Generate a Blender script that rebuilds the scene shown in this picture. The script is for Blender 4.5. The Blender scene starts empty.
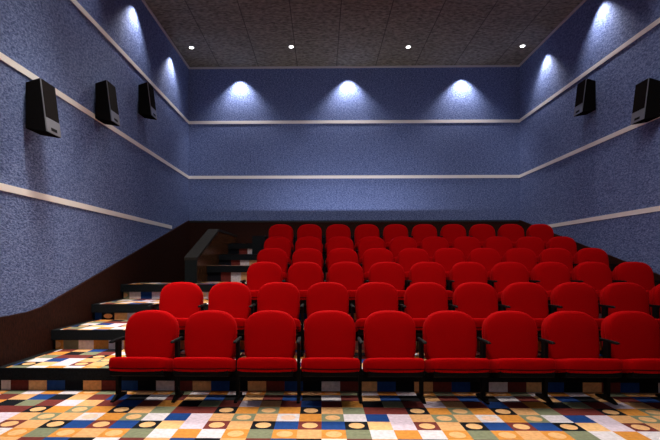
import bpy, bmesh, math, random
from mathutils import Vector, Matrix
random.seed(7)
R = math.radians
S = bpy.context.scene
COL = S.collection

# ---------------------------------------------------------------- camera, world, lights, exposure
cd = bpy.data.cameras.new('camera'); cam = bpy.data.objects.new('camera', cd); COL.objects.link(cam)
cam.location = (0, 0, 1.29); cam.rotation_euler = (R(90), 0, R(0.93))
cd.sensor_width = 36; cd.lens = 36 * 462 / 660; cd.shift_x = 0.0242; cd.shift_y = 0.0652; cd.clip_start = 0.05
S.camera = cam
S.view_settings.view_transform = 'Standard'; S.view_settings.look = 'None'
S.view_settings.exposure = 0.0; S.view_settings.gamma = 1.0
w = bpy.data.worlds.new('world'); S.world = w; w.use_nodes = True
w.node_tree.nodes['Background'].inputs[0].default_value = (0.5, 0.55, 0.8, 1)
w.node_tree.nodes['Background'].inputs[1].default_value = 0.02

def area(name, loc, target, sx, sy, power, color, spread=180):
    l = bpy.data.lights.new(name, 'AREA'); l.shape = 'RECTANGLE'; l.size = sx; l.size_y = sy
    l.energy = power; l.color = color; l.spread = R(spread)
    o = bpy.data.objects.new(name, l); COL.objects.link(o); o.location = loc
    o.rotation_euler = (Vector(target) - Vector(loc)).to_track_quat('-Z', 'Y').to_euler()
    return o
def spot(name, loc, target, power, color, cone, blend, radius=0.03):
    l = bpy.data.lights.new(name, 'SPOT'); l.energy = power; l.color = color
    l.spot_size = R(cone); l.spot_blend = blend; l.shadow_soft_size = radius
    o = bpy.data.objects.new(name, l); COL.objects.link(o); o.location = loc
    o.rotation_euler = (Vector(target) - Vector(loc)).to_track_quat('-Z', 'Y').to_euler()
    return o

XL, XR, YB, YF, ZC = -3.31, 4.875, 11.46, -2.6, 6.16      # room shell
area('front_ceiling_light', (-0.3, 3.2, 6.0), (-0.3, 3.0, 0), 4.6, 2.0, 76, (1.0, 0.93, 0.84), 75)
area('rear_ceiling_light', (-0.2, 8.6, 6.08), (-0.2, 3.4, 0), 4.6, 0.8, 92, (1.0, 0.93, 0.84), 62)
area('stair_light', (-2.3, 4.6, 6.0), (-2.5, 5.6, 0.4), 0.7, 0.9, 32, (1.0, 0.93, 0.84), 50)
area('frontal_fill', (0.4, -2.3, 3.4), (0.5, 8, 2.6), 6.0, 3.0, 55, (0.80, 0.85, 1.0))  # added frontal fill from behind the camera, no screen stands there
area('rear_rows_fill', (0.9, 5.2, 6.05), (1.2, 7.3, 1.0), 5.0, 2.0, 150, (1.0, 0.95, 0.93), 110)  # added fill without a fixture, tilted to brighten the rear backrest fronts
area('added_trough_glow', (0.66, 9.78, 1.72), (0.66, 11.46, 3.0), 3.4, 0.008, 28, (0.90, 0.88, 1.0), 130)  # added hidden lamp that makes the glow low on the back wall
PW = 135
for x in (-2.02, 0.66, 3.46):
    spot('wall_wash', (x, YB - 0.20, 5.92), (x, YB - 0.02, 4.85), PW, (1.0, 0.94, 0.97), 104, 0.85, 0.03)
for y, PW in ((10.1, 90), (8.1, 95), (6.1, 60), (4.1, 60)):
    for xw, s in ((XL, 1), (XR, -1)):
        spot('wall_wash', (xw + s*0.20, y, 5.9), (xw + s*0.02, y, 4.85), PW, (1.0, 0.94, 0.97), 104, 0.85, 0.03 if y > 7 else 0.12)

# ---------------------------------------------------------------- materials
def mat(name, color, rough=0.6, metal=0.0, spec=0.5):
    m = bpy.data.materials.new(name); m.use_nodes = True
    b = m.node_tree.nodes['Principled BSDF']
    b.inputs['Base Color'].default_value = (*color, 1); b.inputs['Roughness'].default_value = rough
    b.inputs['Metallic'].default_value = metal; b.inputs['Specular IOR Level'].default_value = spec
    return m
def noise_mat(name, c0, c1, scale=(1,1,1), nscale=20, detail=4, rough=0.8, bump=0.3, dist=0.01, lo=0.35, hi=0.65, spec=0.3, sheen=0):
    m = mat(name, c0, rough, 0, spec); nt = m.node_tree; N = nt.nodes; L = nt.links
    b = N['Principled BSDF']
    tc = N.new('ShaderNodeTexCoord'); mp = N.new('ShaderNodeMapping'); mp.inputs['Scale'].default_value = scale
    L.new(tc.outputs['Object'], mp.inputs[0])
    n = N.new('ShaderNodeTexNoise'); n.inputs['Scale'].default_value = nscale; n.inputs['Detail'].default_value = detail
    n.inputs['Roughness'].default_value = 0.65
    L.new(mp.outputs[0], n.inputs['Vector'])
    r = N.new('ShaderNodeValToRGB'); r.color_ramp.elements[0].position = lo; r.color_ramp.elements[1].position = hi
    r.color_ramp.elements[0].color = (*c0, 1); r.color_ramp.elements[1].color = (*c1, 1)
    L.new(n.outputs[0], r.inputs[0]); L.new(r.outputs[0], b.inputs['Base Color'])
    if bump:
        bp = N.new('ShaderNodeBump'); bp.inputs['Strength'].default_value = bump; bp.inputs['Distance'].default_value = dist
        L.new(n.outputs[0], bp.inputs['Height']); L.new(bp.outputs[0], b.inputs['Normal'])
    if sheen:
        b.inputs['Sheen Weight'].default_value = sheen; b.inputs['Sheen Roughness'].default_value = 0.4
        b.inputs['Sheen Tint'].default_value = (1.0, 0.02, 0.02, 1)
    return m

M = {}
M['wallpaper'] = noise_mat('blue_wallpaper', (0.042, 0.072, 0.19), (0.245, 0.32, 0.58), (1, 1, 2.2), 28, 8, 0.85, 1.0, 0.014, 0.37, 0.65)
M['wood'] = noise_mat('dark_wood', (0.010, 0.0022, 0.001), (0.040, 0.0105, 0.005), (12, 12, 3), 6, 6, 0.7, 0.1, 0.004, spec=0.12)
M['wood_gloss'] = noise_mat('polished_wood', (0.012, 0.004, 0.002), (0.26, 0.11, 0.035), (16, 16, 1.6), 5, 5, 0.22, 0.15, 0.004, 0.45, 0.75)  # orange streaks put the reflection of lit tiles into the wood colour
M['stone'] = noise_mat('grey_cap', (0.016, 0.0145, 0.012), (0.028, 0.026, 0.022), (1,1,1), 30, 4, 0.8, 0.1, 0.002, spec=0.1)
M['post'] = mat('dark_slate', (0.007, 0.0105, 0.011), 0.8, 0, 0.1)
M['trim'] = mat('cream_trim', (0.95, 0.90, 0.84), 0.6)
M['crown'] = mat('grey_trim', (0.55, 0.53, 0.54), 0.6)
M['edge'] = mat('dark_edge', (0.006, 0.005, 0.005), 0.6)
M['slab'] = noise_mat('black_nosing', (0.004, 0.005, 0.006), (0.009, 0.011, 0.013), (1,1,1), 60, 3, 0.8, 0.1, 0.002, spec=0.1)
M['front'] = mat('dark_front_wall', (0.06, 0.06, 0.10), 0.9)
M['red'] = noise_mat('red_fabric', (0.29, 0.0005, 0.0011), (0.38, 0.0008, 0.0020), (1,1,1), 260, 3, 0.9, 0.25, 0.001, 0.3, 0.7, 0.03, 0.15)
M['piping'] = mat('dark_red_piping', (0.03, 0.0005, 0.001), 0.9, 0, 0.05)
M['black'] = mat('black_plastic', (0.003, 0.003, 0.0035), 0.8, 0, 0.12)
M['metal'] = mat('black_metal', (0.003, 0.003, 0.003), 0.7, 0, 0.12)
M['cabinet'] = noise_mat('speaker_cabinet', (0.004, 0.004, 0.004), (0.008, 0.007, 0.007), (1,1,1), 80, 3, 0.9, 0.1, 0.001, spec=0.0)
M['grille'] = mat('speaker_cloth', (0.006, 0.004, 0.004), 0.9, 0, 0.05)
M['panel'] = mat('speaker_panel', (0.17, 0.17, 0.19), 0.4, 0.2)
M['lens'] = mat('lamp_lens', (1, 1, 1), 0.5)
b = M['lens'].node_tree.nodes['Principled BSDF']
b.inputs['Emission Color'].default_value = (1, 0.98, 0.95, 1); b.inputs['Emission Strength'].default_value = 6
M['ring'] = mat('lamp_ring', (0.35, 0.34, 0.33), 0.4, 0.3)

def ceiling_mat():
    m = noise_mat('brown_ceiling_board', (0.066, 0.062, 0.047), (0.35, 0.325, 0.25), (1, 2.0, 1), 11, 8, 0.9, 0.5, 0.01, 0.32, 0.68)
    nt = m.node_tree; N = nt.nodes; L = nt.links; b = N['Principled BSDF']
    col = b.inputs['Base Color'].links[0].from_socket
    tc = N.new('ShaderNodeTexCoord'); sp = N.new('ShaderNodeSeparateXYZ'); L.new(tc.outputs['Object'], sp.inputs[0])
    def seam(sock, off, period, width):
        a = N.new('ShaderNodeMath'); a.operation = 'ADD'; a.inputs[1].default_value = off; L.new(sock, a.inputs[0])
        d = N.new('ShaderNodeMath'); d.operation = 'PINGPONG'; d.inputs[1].default_value = period/2; L.new(a.outputs[0], d.inputs[0])
        g = N.new('ShaderNodeMath'); g.operation = 'LESS_THAN'; g.inputs[1].default_value = width; L.new(d.outputs[0], g.inputs[0])
        return g.outputs[0]
    s1 = seam(sp.outputs['X'], 1.595-0.97*10, 0.967, 0.009); s2 = seam(sp.outputs['Y'], 0.3, 0.967, 0.006)
    mx = N.new('ShaderNodeMath'); mx.operation = 'MAXIMUM'; L.new(s1, mx.inputs[0])
    h = N.new('ShaderNodeMath'); h.operation = 'MULTIPLY'; h.inputs[1].default_value = 0.5; L.new(s2, h.inputs[0]); L.new(h.outputs[0], mx.inputs[1])
    mix = N.new('ShaderNodeMix'); mix.data_type = 'RGBA'; L.new(mx.outputs[0], mix.inputs['Factor'])
    L.new(col, mix.inputs['A']); mix.inputs['B'].default_value = (0.075, 0.066, 0.054, 1)
    L.new(mix.outputs['Result'], b.inputs['Base Color'])
    return m
M['ceiling'] = ceiling_mat()

# carpet of coloured squares: one material per colour, discs woven into some of them
T = 0.1855; Y0 = 3.392
CC = {'K': (0.006, 0.007, 0.010), 'B': (0.012, 0.050, 0.20), 'R': (0.155, 0.030, 0.025), 'O': (0.62, 0.25, 0.045),
      'G': (0.20, 0.215, 0.13), 'P': (0.68, 0.36, 0.15), 'W': (0.68, 0.62, 0.64), 'L': (0.66, 0.54, 0.62), 'Y': (0.78, 0.46, 0.20)}
ROWS = [['W','R','P','B','K','P','R','B','K'],
        ['Oc','G','W','O','W','Oc','G','Oc','P'],
        ['B','Kc','Y','L','Rc','P','Kc','B','Rc'],
        ['Gc','W','B','L','P','Gc','P','Wc','O'],
        ['P','G','R','R','Kc','O','Gc','O','Kc'],
        ['R','O','K','G','R','L','P','R','B'],
        ['W','P','K','B','R','G','K','K','R']]
def carpet_mat(code):
    c = CC[code[0]]
    m = mat('carpet_' + code, c, 0.95, 0, 0.1); nt = m.node_tree; N = nt.nodes; L = nt.links; b = N['Principled BSDF']
    tc = N.new('ShaderNodeTexCoord')
    n = N.new('ShaderNodeTexNoise'); n.inputs['Scale'].default_value = 160; n.inputs['Detail'].default_value = 2
    L.new(tc.outputs['Object'], n.inputs['Vector'])
    bp = N.new('ShaderNodeBump'); bp.inputs['Strength'].default_value = 0.3; bp.inputs['Distance'].default_value = 0.003
    L.new(n.outputs[0], bp.inputs['Height']); L.new(bp.outputs[0], b.inputs['Normal'])
    n2 = N.new('ShaderNodeTexNoise'); n2.inputs['Scale'].default_value = 30; L.new(tc.outputs['Object'], n2.inputs['Vector'])
    mr = N.new('ShaderNodeMapRange'); mr.inputs['From Min'].default_value = 0.3; mr.inputs['From Max'].default_value = 0.7
    mr.inputs['To Min'].default_value = 0.84; mr.inputs['To Max'].default_value = 1.1; L.new(n2.outputs[0], mr.inputs['Value'])
    mul = N.new('ShaderNodeVectorMath'); mul.operation = 'SCALE'; L.new(mr.outputs[0], mul.inputs['Scale'])
    if len(code) > 1:
        uv = N.new('ShaderNodeUVMap'); uv.uv_map = 'tile'
        d = N.new('ShaderNodeVectorMath'); d.operation = 'DISTANCE'; d.inputs[1].default_value = (0.5, 0.5, 0)
        L.new(uv.outputs[0], d.inputs[0])
        g = N.new('ShaderNodeMath'); g.operation = 'LESS_THAN'; g.inputs[1].default_value = 0.335; L.new(d.outputs['Value'], g.inputs[0])
        mix = N.new('ShaderNodeMix'); mix.data_type = 'RGBA'; L.new(g.outputs[0], mix.inputs['Factor'])
        mix.inputs['A'].default_value = (*c, 1)
        mix.inputs['B'].default_value = (*((0.80, 0.55, 0.40) if code[0] == 'W' else (0.72, 0.41, 0.18)), 1)
        L.new(mix.outputs['Result'], mul.inputs[0])
    else: mul.inputs[0].default_value = c
    L.new(mul.outputs[0], b.inputs['Base Color'])
    return m
CODES = sorted({c for r in ROWS for c in r}); CM = {c: carpet_mat(c) for c in CODES}

# ---------------------------------------------------------------- mesh helpers
def obj(name, bm, m, parent=None, smooth=False):
    me = bpy.data.meshes.new(name); bm.normal_update(); bm.to_mesh(me); bm.free()
    o = bpy.data.objects.new(name, me); COL.objects.link(o)
    for x in (m if isinstance(m, list) else [m]): me.materials.append(x)
    if parent: o.parent = parent
    if smooth:
        for p in me.polygons: p.use_smooth = True
    return o
def box(bm, x0, x1, y0, y1, z0, z1, bev=0):
    vs = [bm.verts.new((x, y, z)) for x in (x0, x1) for y in (y0, y1) for z in (z0, z1)]
    fs = [bm.faces.new([vs[i] for i in q]) for q in ((0,1,3,2),(4,6,7,5),(0,4,5,1),(2,3,7,6),(0,2,6,4),(1,5,7,3))]
    if bev:
        es = list({e for f in fs for e in f.edges})
        bmesh.ops.bevel(bm, geom=es, offset=bev, segments=2, profile=0.6, affect='EDGES')
def boxes(*args, bev=0):
    bm = bmesh.new()
    for a in args: box(bm, *a, bev=bev)
    return bm
def prism(bm, pts, axis, a0, a1):      # polygon pts in the other two axes, extruded along axis
    def v(p, a):
        return (a, p[0], p[1]) if axis == 'X' else ((p[0], a, p[1]) if axis == 'Y' else (p[0], p[1], a))
    A = [bm.verts.new(v(p, a0)) for p in pts]; B = [bm.verts.new(v(p, a1)) for p in pts]
    n = len(pts); bm.faces.new(A[::-1]); bm.faces.new(B)
    for i in range(n): bm.faces.new((A[i], A[(i+1) % n], B[(i+1) % n], B[i]))
    bmesh.ops.recalc_face_normals(bm, faces=bm.faces[:])
def structure(name, bm, m, label=None):
    o = obj(name, bm, m); o['kind'] = 'structure'
    if label: o['label'] = label
    return o
def tiles(bm, x0, x1, a0, a1, place, rowfix=None):
    """grid of square tiles; place(x, a) gives the point; a is Y for floors and height for risers"""
    uvl = bm.loops.layers.uv.verify() if not bm.loops.layers.uv else bm.loops.layers.uv[0]
    n0 = math.floor(x0/T + 1e-6); n1 = math.ceil(x1/T - 1e-6)
    if rowfix is None:
        m0 = math.floor((a0-Y0)/T + 1e-6); m1 = math.ceil((a1-Y0)/T - 1e-6); rows = [(m, Y0+m*T, Y0+(m+1)*T, (m+1) % 6) for m in range(m0, m1)]
    else: rows = [(0, a0, a1, rowfix if rowfix == 6 else rowfix % 6)]
    for _, ra, rb, ri in rows:
        for n in range(n0, n1):
            xa, xb = max(x0, n*T), min(x1, (n+1)*T); ya, yb = max(a0, ra), min(a1, rb)
            if xb-xa < 1e-4 or yb-ya < 1e-4: continue
            q = [(xa, ya), (xb, ya), (xb, yb), (xa, yb)]
            f = bm.faces.new([bm.verts.new(place(*p)) for p in q])
            f.material_index = CODES.index(ROWS[ri][n % 9])
            for lp, p in zip(f.loops, q): lp[uvl].uv = (p[0]/T-n, (p[1]-ra)/(rb-ra))
def tile_obj(name, build):
    bm = bmesh.new(); bm.loops.layers.uv.new('tile'); build(bm)
    return obj(name, bm, [CM[c] for c in CODES])

# ---------------------------------------------------------------- room shell
def b(*a): return boxes(a)
structure('wall_left', b(XL-0.2, XL, YF-0.2, YB+0.2, -0.2, ZC+0.2), M['wallpaper'])
structure('wall_right', b(XR, XR+0.2, YF-0.2, YB+0.2, -0.2, ZC+0.2), M['wallpaper'])
structure('wall_back', b(XL, XR, YB, YB+0.2, -0.2, ZC+0.2), M['wallpaper'])
structure('wall_front', b(XL, XR, YF-0.2, YF, -0.2, ZC+0.2), M['front'])
structure('ceiling', b(XL, XR, YF, YB, ZC, ZC+0.2), M['ceiling'])

RIS = [4.64, 5.60, 6.58, 7.54, 8.50, 9.46, 10.40]
ZT = [0.0, 0.234, 0.476, 0.702, 0.94, 1.238, 1.47, 1.73]
YP = 8.05                                   # landing ends here, stairwell beyond it
XH0, XH1 = -2.30, -2.105                    # half wall
NOSE = 0.05
fl = tile_obj('floor', lambda bm: tiles(bm, XL, XR, YF, RIS[0], lambda x, y: (x, y, 0)))
fl['kind'] = 'structure'
for k in range(1, 8):
    y0 = RIS[k-1]; y1 = RIS[k] if k < 7 else YB; z = ZT[k]; zl = ZT[k-1]
    x0 = XL if k <= 4 else XH1
    core = bmesh.new(); yy1 = y1
    if k == 4:
        box(core, XL, XH0, y0, YP, 0, z-0.12); box(core, XH0, XR, y0, y1, 0, z-0.12)
        box(core, XL, XH0, y0-NOSE, YP, z-0.12, z, ); box(core, XH0, XR, y0-NOSE, y1, z-0.12, z)
    else:
        box(core, x0, XR, y0, y1, 0, z-0.12); box(core, x0, XR, y0-NOSE, y1, z-0.12, z)
    s = structure('floor_tier', core, M['slab'])
    xi = XL+0.13 if k <= 4 else x0
    def bt(bm, k=k, y0=y0, y1=y1, z=z, xi=xi):
        P = lambda x, y: (x, y, z+0.004)
        if k == 4:
            tiles(bm, xi, XH0, y0-NOSE+0.006, YP, P); tiles(bm, XH0, XR, y0-NOSE+0.006, y1, P)
        else: tiles(bm, xi, XR, y0-NOSE+0.006, y1, P)
    t = tile_obj('carpet', bt); t.parent = s
    r = tile_obj('riser_carpet', lambda bm: tiles(bm, XL+0.06 if k <= 4 else x0, XR, zl+0.004, z-0.12, lambda x, a: (x, y0-0.004, a), k-1 if k < 5 else 6)); r.parent = s

# skirting of dark wood, rising with the rake
def dado_z(y): return max(0.71, 0.828 + 0.262*(y-5.615))
prof = [(YF, -0.05), (YB, -0.05), (YB, 2.31), (YB-0.05, dado_z(YB-0.05)), (5.40, dado_z(5.40)+0.004), (5.15, 0.745), (4.85, 0.735), (YF, 0.735)]
for nm, xa, xb in (('baseboard_left', XL, XL+0.03), ('baseboard_right', XR-0.03, XR)):
    bm = bmesh.new(); prism(bm, prof, 'X', xa, xb); structure(nm, bm, M['wood'])
structure('baseboard_back', b(XL+0.03, XR-0.03, YB-0.03, YB, 0, 2.31), M['wood'])
structure('trim_1', b(XL+0.03, XR-0.03, YB-0.04, YB, 2.30, 2.345), M['edge'])

# cream strips and the grey cornice
tr = 1
def trim(bm, m):
    global tr
    tr += 1; return structure('trim_%d' % tr, bm, m)
TZ = [4.75, 3.385, 2.04]; H = 0.074; TK = 0.012
for z in TZ[:2]: trim(b(XL, XR, YB-TK, YB, z, z+H), M['trim'])
for z in TZ:
    ye = YB if z > 2.3 else 5.615 + (z-0.828)/0.262 - 0.10
    yr = YB if z > 2.3 else ye
    trim(b(XL, XL+TK, YF, ye, z, z+H), M['trim'])
    trim(b(XR-TK, XR, YF, yr, z, z+H), M['trim'])
trim(b(XL, XR, YB-0.03, YB, ZC-0.04, ZC), M['crown'])
trim(b(XL, XL+0.03, YF, YB, ZC-0.04, ZC), M['crown'])
trim(b(XR-0.03, XR, YF, YB, ZC-0.04, ZC), M['crown'])

# added unseen trough, not real trim; its lip shapes the back wall glow
trim(boxes((-1.45, 2.77, 9.64, 9.66, 1.47, 1.86), (-1.45, 2.77, 9.66, 9.98, 1.47, 1.62), (-1.45, 2.77, 9.98, 10.0, 1.47, 1.825)), M['slab'])

# half wall beside the stairwell
hw = bmesh.new()
prism(hw, [(7.78, 0.945), (8.06, 0.945), (8.06, 0.0), (YB-0.03, 0.0), (YB-0.03, 1.93), (9.42, 1.94), (7.78, 1.35)], 'X', XH0, XH1)
half = structure('wall_half', hw, M['wood_gloss'], 'low wood-panelled wall with grey cap beside the stairwell')
bm = bmesh.new()
prism(bm, [(7.74, 1.34), (9.42, 1.945), (YB-0.03, 1.935), (YB-0.03, 1.975), (9.41, 1.985), (7.74, 1.385)], 'X', XH0-0.012, XH1+0.012)
obj('wall_cap', bm, M['stone'], half)
obj('end_post', b(XH0-0.004, XH1+0.004, 7.745, 7.779, 0.95, 1.355), M['post'], half)
structure('floor_stairwell', b(XL, XH0, YP, YB-0.03, -0.05, 0.02), M['slab'])

# ---------------------------------------------------------------- cinema seat
def outline(zc, a, bt, bb, n=48, pt=2.7, pb=5):
    pts = []
    for i in range(n):
        t = 2*math.pi*i/n; c, s = math.cos(t), math.sin(t)
        p = pt if s >= 0 else pb; q = bt if s >= 0 else bb
        pts.append((a*math.copysign(abs(c)**(2/p), c), zc + q*math.copysign(abs(s)**(2/p), s)))
    return pts
def loft(bm, rings, place):           # rings: list of point lists of equal length; first and last get caps
    VR = [[bm.verts.new(place(p, k)) for p in r] for k, r in enumerate(rings)]
    n = len(VR[0])
    for a, c in zip(VR, VR[1:]):
        for i in range(n): bm.faces.new((a[i], a[(i+1) % n], c[(i+1) % n], c[i]))
    bm.faces.new(VR[0][::-1]); bm.faces.new(VR[-1])
    bmesh.ops.recalc_face_normals(bm, faces=bm.faces[:])
TILT = math.tan(R(9))
def back_bm(a, top, bot, prof, lean=True):
    zc = top - 0.20
    base = outline(zc, a, 0.20, zc-bot)
    bm = bmesh.new(); rings = []
    cz = (top+bot)/2
    for s, y in prof:
        m = 1-s
        ring = []
        for x, z in base:
            # inset by distance rather than pure scale
            hx = a; hz = (top-bot)/2; k = 1 - m*0.5/ (1)
            ring.append((x*(1-m), cz + (z-cz)*(1-m*hx/hz*0.95 if m < .5 else 1-m)))
        rings.append((ring, y))
    loft(bm, [r for r, _ in rings], lambda p, k: (p[0]*(1 - 0.10*max(0, (0.55-p[1]))), rings[k][1] + (p[1]-0.83)*TILT, p[1]))
    return bm
# origin of a seat: floor point below the front of the backrest top; the sitter faces -Y
def seat_bm():
    bm = bmesh.new(); n = 56
    W, D, yc = 0.268, 0.225, -0.165
    prof = [(0.90, 0.335), (0.965, 0.337), (0.992, 0.347), (1.0, 0.37), (1.0, 0.41), (0.985, 0.435), (0.955, 0.449), (0.90, 0.456), (0.6, 0.462), (0.2, 0.464)]
    rings = []
    for s, z in prof:
        r = []
        for i in range(n):
            t = 2*math.pi*i/n; c, q = math.cos(t), math.sin(t)
            x = W*math.copysign(abs(c)**(2/7), c); y = D*math.copysign(abs(q)**(2/5), q)
            x *= 1 - (1-s); y *= 1-(1-s)*W/D
            if y < 0: y -= 0.018*(1-(x/W)**2)
            zz = z - (0.010*(1-(x/W)**2) if z < 0.36 else 0)
            r.append((x, yc+y, zz))
        rings.append(r)
    loft(bm, rings, lambda p, k: (p[0], p[1], p[2] - (p[1]+0.39)*0.25))
    return bm
def tube_ring(bm, pts, r, m=6):
    n = len(pts); V = []
    for i, p in enumerate(pts):
        p = Vector(p); t = (Vector(pts[(i+1) % n]) - Vector(pts[i-1])).normalized(); u = Vector((0,0,1)); s = t.cross(u)
        V.append([bm.verts.new(p + r*(math.cos(2*math.pi*j/m)*s + math.sin(2*math.pi*j/m)*u)) for j in range(m)])
    for i in range(n):
        a, c = V[i], V[(i+1) % n]
        for j in range(m): bm.faces.new((a[j], a[(j+1) % m], c[(j+1) % m], c[j]))
    bmesh.ops.recalc_face_normals(bm, faces=bm.faces[:])
def piping_bm():
    bm = bmesh.new(); pts = []
    for i in range(56):
        t = 2*math.pi*i/56; c, q = math.cos(t), math.sin(t)
        x = 0.263*math.copysign(abs(c)**(2/7), c); y = 0.2255*math.copysign(abs(q)**(2/5), q)
        if y < 0: y -= 0.018*(1-(x/0.268)**2)
        pts.append((x, -0.165+y, 0.360 - 0.010*(1-(x/0.268)**2) - (y+0.225)*0.25))
    tube_ring(bm, pts, 0.005); return bm
def stand_bm(x):
    bm = bmesh.new()
    prism(bm, [(-0.11, 0.04), (-0.05, 0.04), (-0.04, 0.548), (-0.12, 0.548)], 'X', x-0.015, x+0.015)
    prism(bm, [(-0.22, 0.0), (-0.22, 0.012), (-0.13, 0.045), (-0.04, 0.05), (0.08, 0.02), (0.08, 0.0)], 'X', x-0.015, x+0.015)
    return bm
def arm_bm(x):
    bm = bmesh.new()
    prism(bm, [(0.06, 0.570), (-0.23, 0.574), (-0.255, 0.568), (-0.26, 0.558), (-0.24, 0.550), (-0.16, 0.547), (0.06, 0.544)], 'X', x-0.015, x+0.015)
    bmesh.ops.bevel(bm, geom=bm.edges[:], offset=0.005, segments=2, affect='EDGES')
    return bm
META = {}
def seat_meshes():
    parts = []
    cush = [(0.93, 0.02), (0.985, 0.012), (1.0, -0.004), (1.0, -0.028), (0.985, -0.046), (0.95, -0.058), (0.88, -0.066), (0.6, -0.074), (0.25, -0.077)]
    cush = [(s, y+0.062) for s, y in cush]
    shell = [(0.80, 0.070), (0.93, 0.064), (0.985, 0.045), (1.0, 0.022), (1.0, 0.0), (0.97, -0.012)]
    shell = [(s, y+0.09) for s, y in shell]
    parts.append(('backrest', back_bm(0.248, 0.827, 0.33, cush), M['red'], True, None))
    parts.append(('back_shell', back_bm(0.247, 0.80, 0.30, shell), M['red'], True, None))
    parts.append(('seat_cushion', seat_bm(), M['red'], True, None))
    parts.append(('piping', piping_bm(), M['piping'], True, 'seat_cushion'))
    bm = bmesh.new(); prism(bm, [(-0.36, 0.335), (-0.36, 0.285), (-0.30, 0.262), (-0.05, 0.215), (0.02, 0.215), (0.02, 0.24)], 'X', -0.24, 0.24); parts.append(('seat_pan', bm, M['black'], False, None))
    bm = bmesh.new(); box(bm, 0.2405, 0.268, -0.12, -0.06, 0.235, 0.275); parts.append(('hinge', bm, M['metal'], False, None))
    bm = bmesh.new(); box(bm, -0.268, -0.2405, -0.12, -0.06, 0.235, 0.275); parts.append(('hinge ', bm, M['metal'], False, None))
    return parts
ORD = ['first', 'second', 'third', 'fourth', 'fifth', 'sixth', 'seventh', 'eighth', 'ninth', 'tenth', 'eleventh']
proto = bpy.data.objects.new('cinema_seat', None); COL.objects.link(proto)
made = {}
for nm, bm, m, sm, par in seat_meshes():
    made[nm] = obj(nm.strip(), bm, m, made[par] if par else proto, sm)
made['armrest'] = obj('armrest', arm_bm(0.283), M['black'], proto)
made['leg'] = obj('leg', stand_bm(0.283), M['metal'], proto)
def copy_tree(o, parent=None):
    c = o.copy(); COL.objects.link(c); c.parent = parent
    for ch in list(o.children): copy_tree(ch, c)
    return c
rows = [('front row', -1.655, 0.5785, 10, 4.46, 0), ('second row', -1.654, 0.575, 11, 5.40, 1),
        ('third row', -0.80, 0.5705, 10, 6.46, 2), ('fourth row', -0.80, 0.5705, 10, 7.46, 3),
        ('fifth row', -0.805, 0.572, 10, 8.40, 4), ('back row', -0.815, 0.575, 10, 9.26, 5)]
arm_mesh_l = arm_bm(-0.283); leg_mesh_l = stand_bm(-0.283)
first = True
seats = []
for nm, x0, px, n, y, k in rows:
    for i in range(n):
        o = None
        o = proto if first else copy_tree(proto)
        first = False
        o.location = (x0 + px*i, y, ZT[k] + (0.0055 if k else 0.0008))
        seats.append((o, nm, i, n))
LA = obj('armrest', arm_mesh_l, M['black'], None); LL = obj('leg', leg_mesh_l, M['metal'], None)
used = False
for o, nm, i, n in seats:
    pos = 'at the left aisle end of the' if i == 0 else ('at the far right end of the' if i == n-1 else '%s from the left in the' % ORD[i])
    o['label'] = 'red fabric cinema seat with black armrest, %s %s' % (pos, nm)
    o['category'] = 'cinema seat'; o['group'] = 'red cinema seats in rows'
    if i == 0:
        if not used: LA.parent = o; LL.parent = o; used = True
        else:
            for q in (LA, LL):
                c = q.copy(); COL.objects.link(c); c.parent = o

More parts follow.
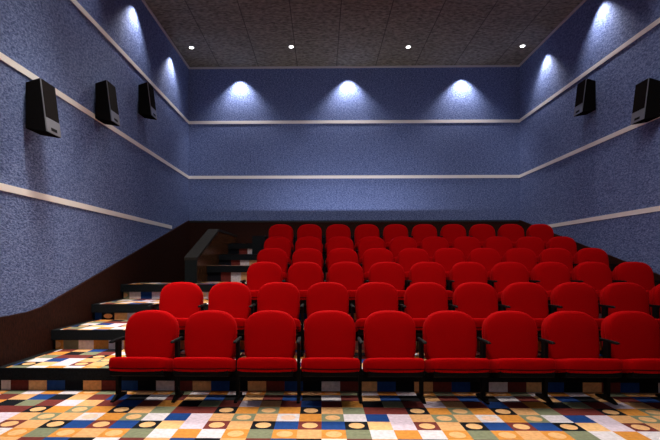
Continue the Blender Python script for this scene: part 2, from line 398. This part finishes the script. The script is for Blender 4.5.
# ---------------------------------------------------------------- wall speakers
def speaker(side, y, zb, label):
    """wedge cabinet on a side wall; side +1 left wall, -1 right wall; y near edge, zb bottom at the wall"""
    xw = XL if side > 0 else XR
    W = 0.275
    P = lambda u, v: (xw + side*u, v)       # u out from wall
    root = bpy.data.objects.new('wall_speaker', None); COL.objects.link(root); root.location = (xw, y+W/2, zb)
    root['label'] = label; root['category'] = 'speaker'; root['group'] = 'black wall speakers'
    def loc(x, z): return (side*x, z)
    bm = bmesh.new(); g = 0.035
    prism(bm, [loc(g, 0.025), loc(0.275, -0.015), loc(0.20, 0.585), loc(g, 0.535)], 'Y', -W/2, W/2)
    bmesh.ops.bevel(bm, geom=bm.edges[:], offset=0.006, segments=2, affect='EDGES')
    obj('cabinet', bm, M['cabinet'], root)
    bm = bmesh.new(); box(bm, *(sorted((side*0.0, side*0.05))), -0.05, 0.05, 0.2, 0.35); obj('bracket', bm, M['metal'], root)
    # front face direction
    A = Vector((0.275, 0, -0.015)); B = Vector((0.20, 0, 0.585)); d = (B-A); nrm = Vector((d.z, 0, -d.x)).normalized()
    def panel(name, t0, t1, y0, y1, o0, o1, m, par):
        pts = [A + d*t0 + nrm*o0, A + d*t1 + nrm*o0, A + d*t1 + nrm*o1, A + d*t0 + nrm*o1]
        bm = bmesh.new(); prism(bm, [(side*p.x, p.z) for p in pts], 'Y', y0, y1); return obj(name, bm, m, par)
    panel('grille', 0.29, 0.985, -W/2+0.014, W/2-0.008, -0.002, 0.010, M['grille'], root)
    cp = panel('control_panel', 0.015, 0.28, -W/2+0.003, W/2-0.003, -0.002, 0.009, M['panel'], root)
    panel('badge', 0.06, 0.115, -0.055, 0.055, 0.008, 0.013, M['black'], cp)
    e = panel('edge_trim', 0.02, 0.985, -W/2-0.001, -W/2+0.008, -0.004, 0.006, M['panel'], root)
speaker(1, 5.055, 2.755, 'black speaker nearest the camera on the left blue wall')
speaker(1, 6.63, 3.358, 'black speaker in the middle of the three on the left blue wall')
speaker(1, 8.20, 3.94, 'black speaker nearest the back corner on the left blue wall')
speaker(-1, 6.67, 3.355, 'black speaker cut by the right edge of the photo on the right wall')
speaker(-1, 8.23, 3.97, 'black speaker nearest the back corner on the right blue wall')

# ---------------------------------------------------------------- ceiling downlights
def cyl(bm, r0, r1, z0, z1, n=24):
    A = [bm.verts.new((r0*math.cos(2*math.pi*i/n), r0*math.sin(2*math.pi*i/n), z0)) for i in range(n)]
    B = [bm.verts.new((r1*math.cos(2*math.pi*i/n), r1*math.sin(2*math.pi*i/n), z1)) for i in range(n)]
    bm.faces.new(A[::-1]); bm.faces.new(B)
    for i in range(n): bm.faces.new((A[i], A[(i+1) % n], B[(i+1) % n], B[i]))
dl = [(-2.93, 10.37, 'round ceiling downlight nearest the left wall'), (-0.68, 10.37, 'round ceiling downlight, second from the left wall'),
      (1.95, 10.42, 'round ceiling downlight, second from the right wall'), (4.50, 10.42, 'round ceiling downlight nearest the right wall')]
src = None
for x, y, lb in dl:
    if src is None:
        src = bpy.data.objects.new('ceiling_downlight', None); COL.objects.link(src); root = src
        bm = bmesh.new(); cyl(bm, 0.058, 0.068, -0.012, 0.0); obj('trim_ring', bm, M['ring'], root, False)
        bm = bmesh.new(); cyl(bm, 0.046, 0.05, -0.02, -0.0125); obj('lens', bm, M['lens'], root, False)
    else: root = copy_tree(src)
    root.location = (x, y, ZC); root['label'] = lb; root['category'] = 'ceiling light'; root['group'] = 'ceiling downlights'
    spot('downlight_beam', (x, y, ZC-0.05), (x, y, 0), 14, (1.0, 0.97, 0.95), 100, 1.0, 0.06)
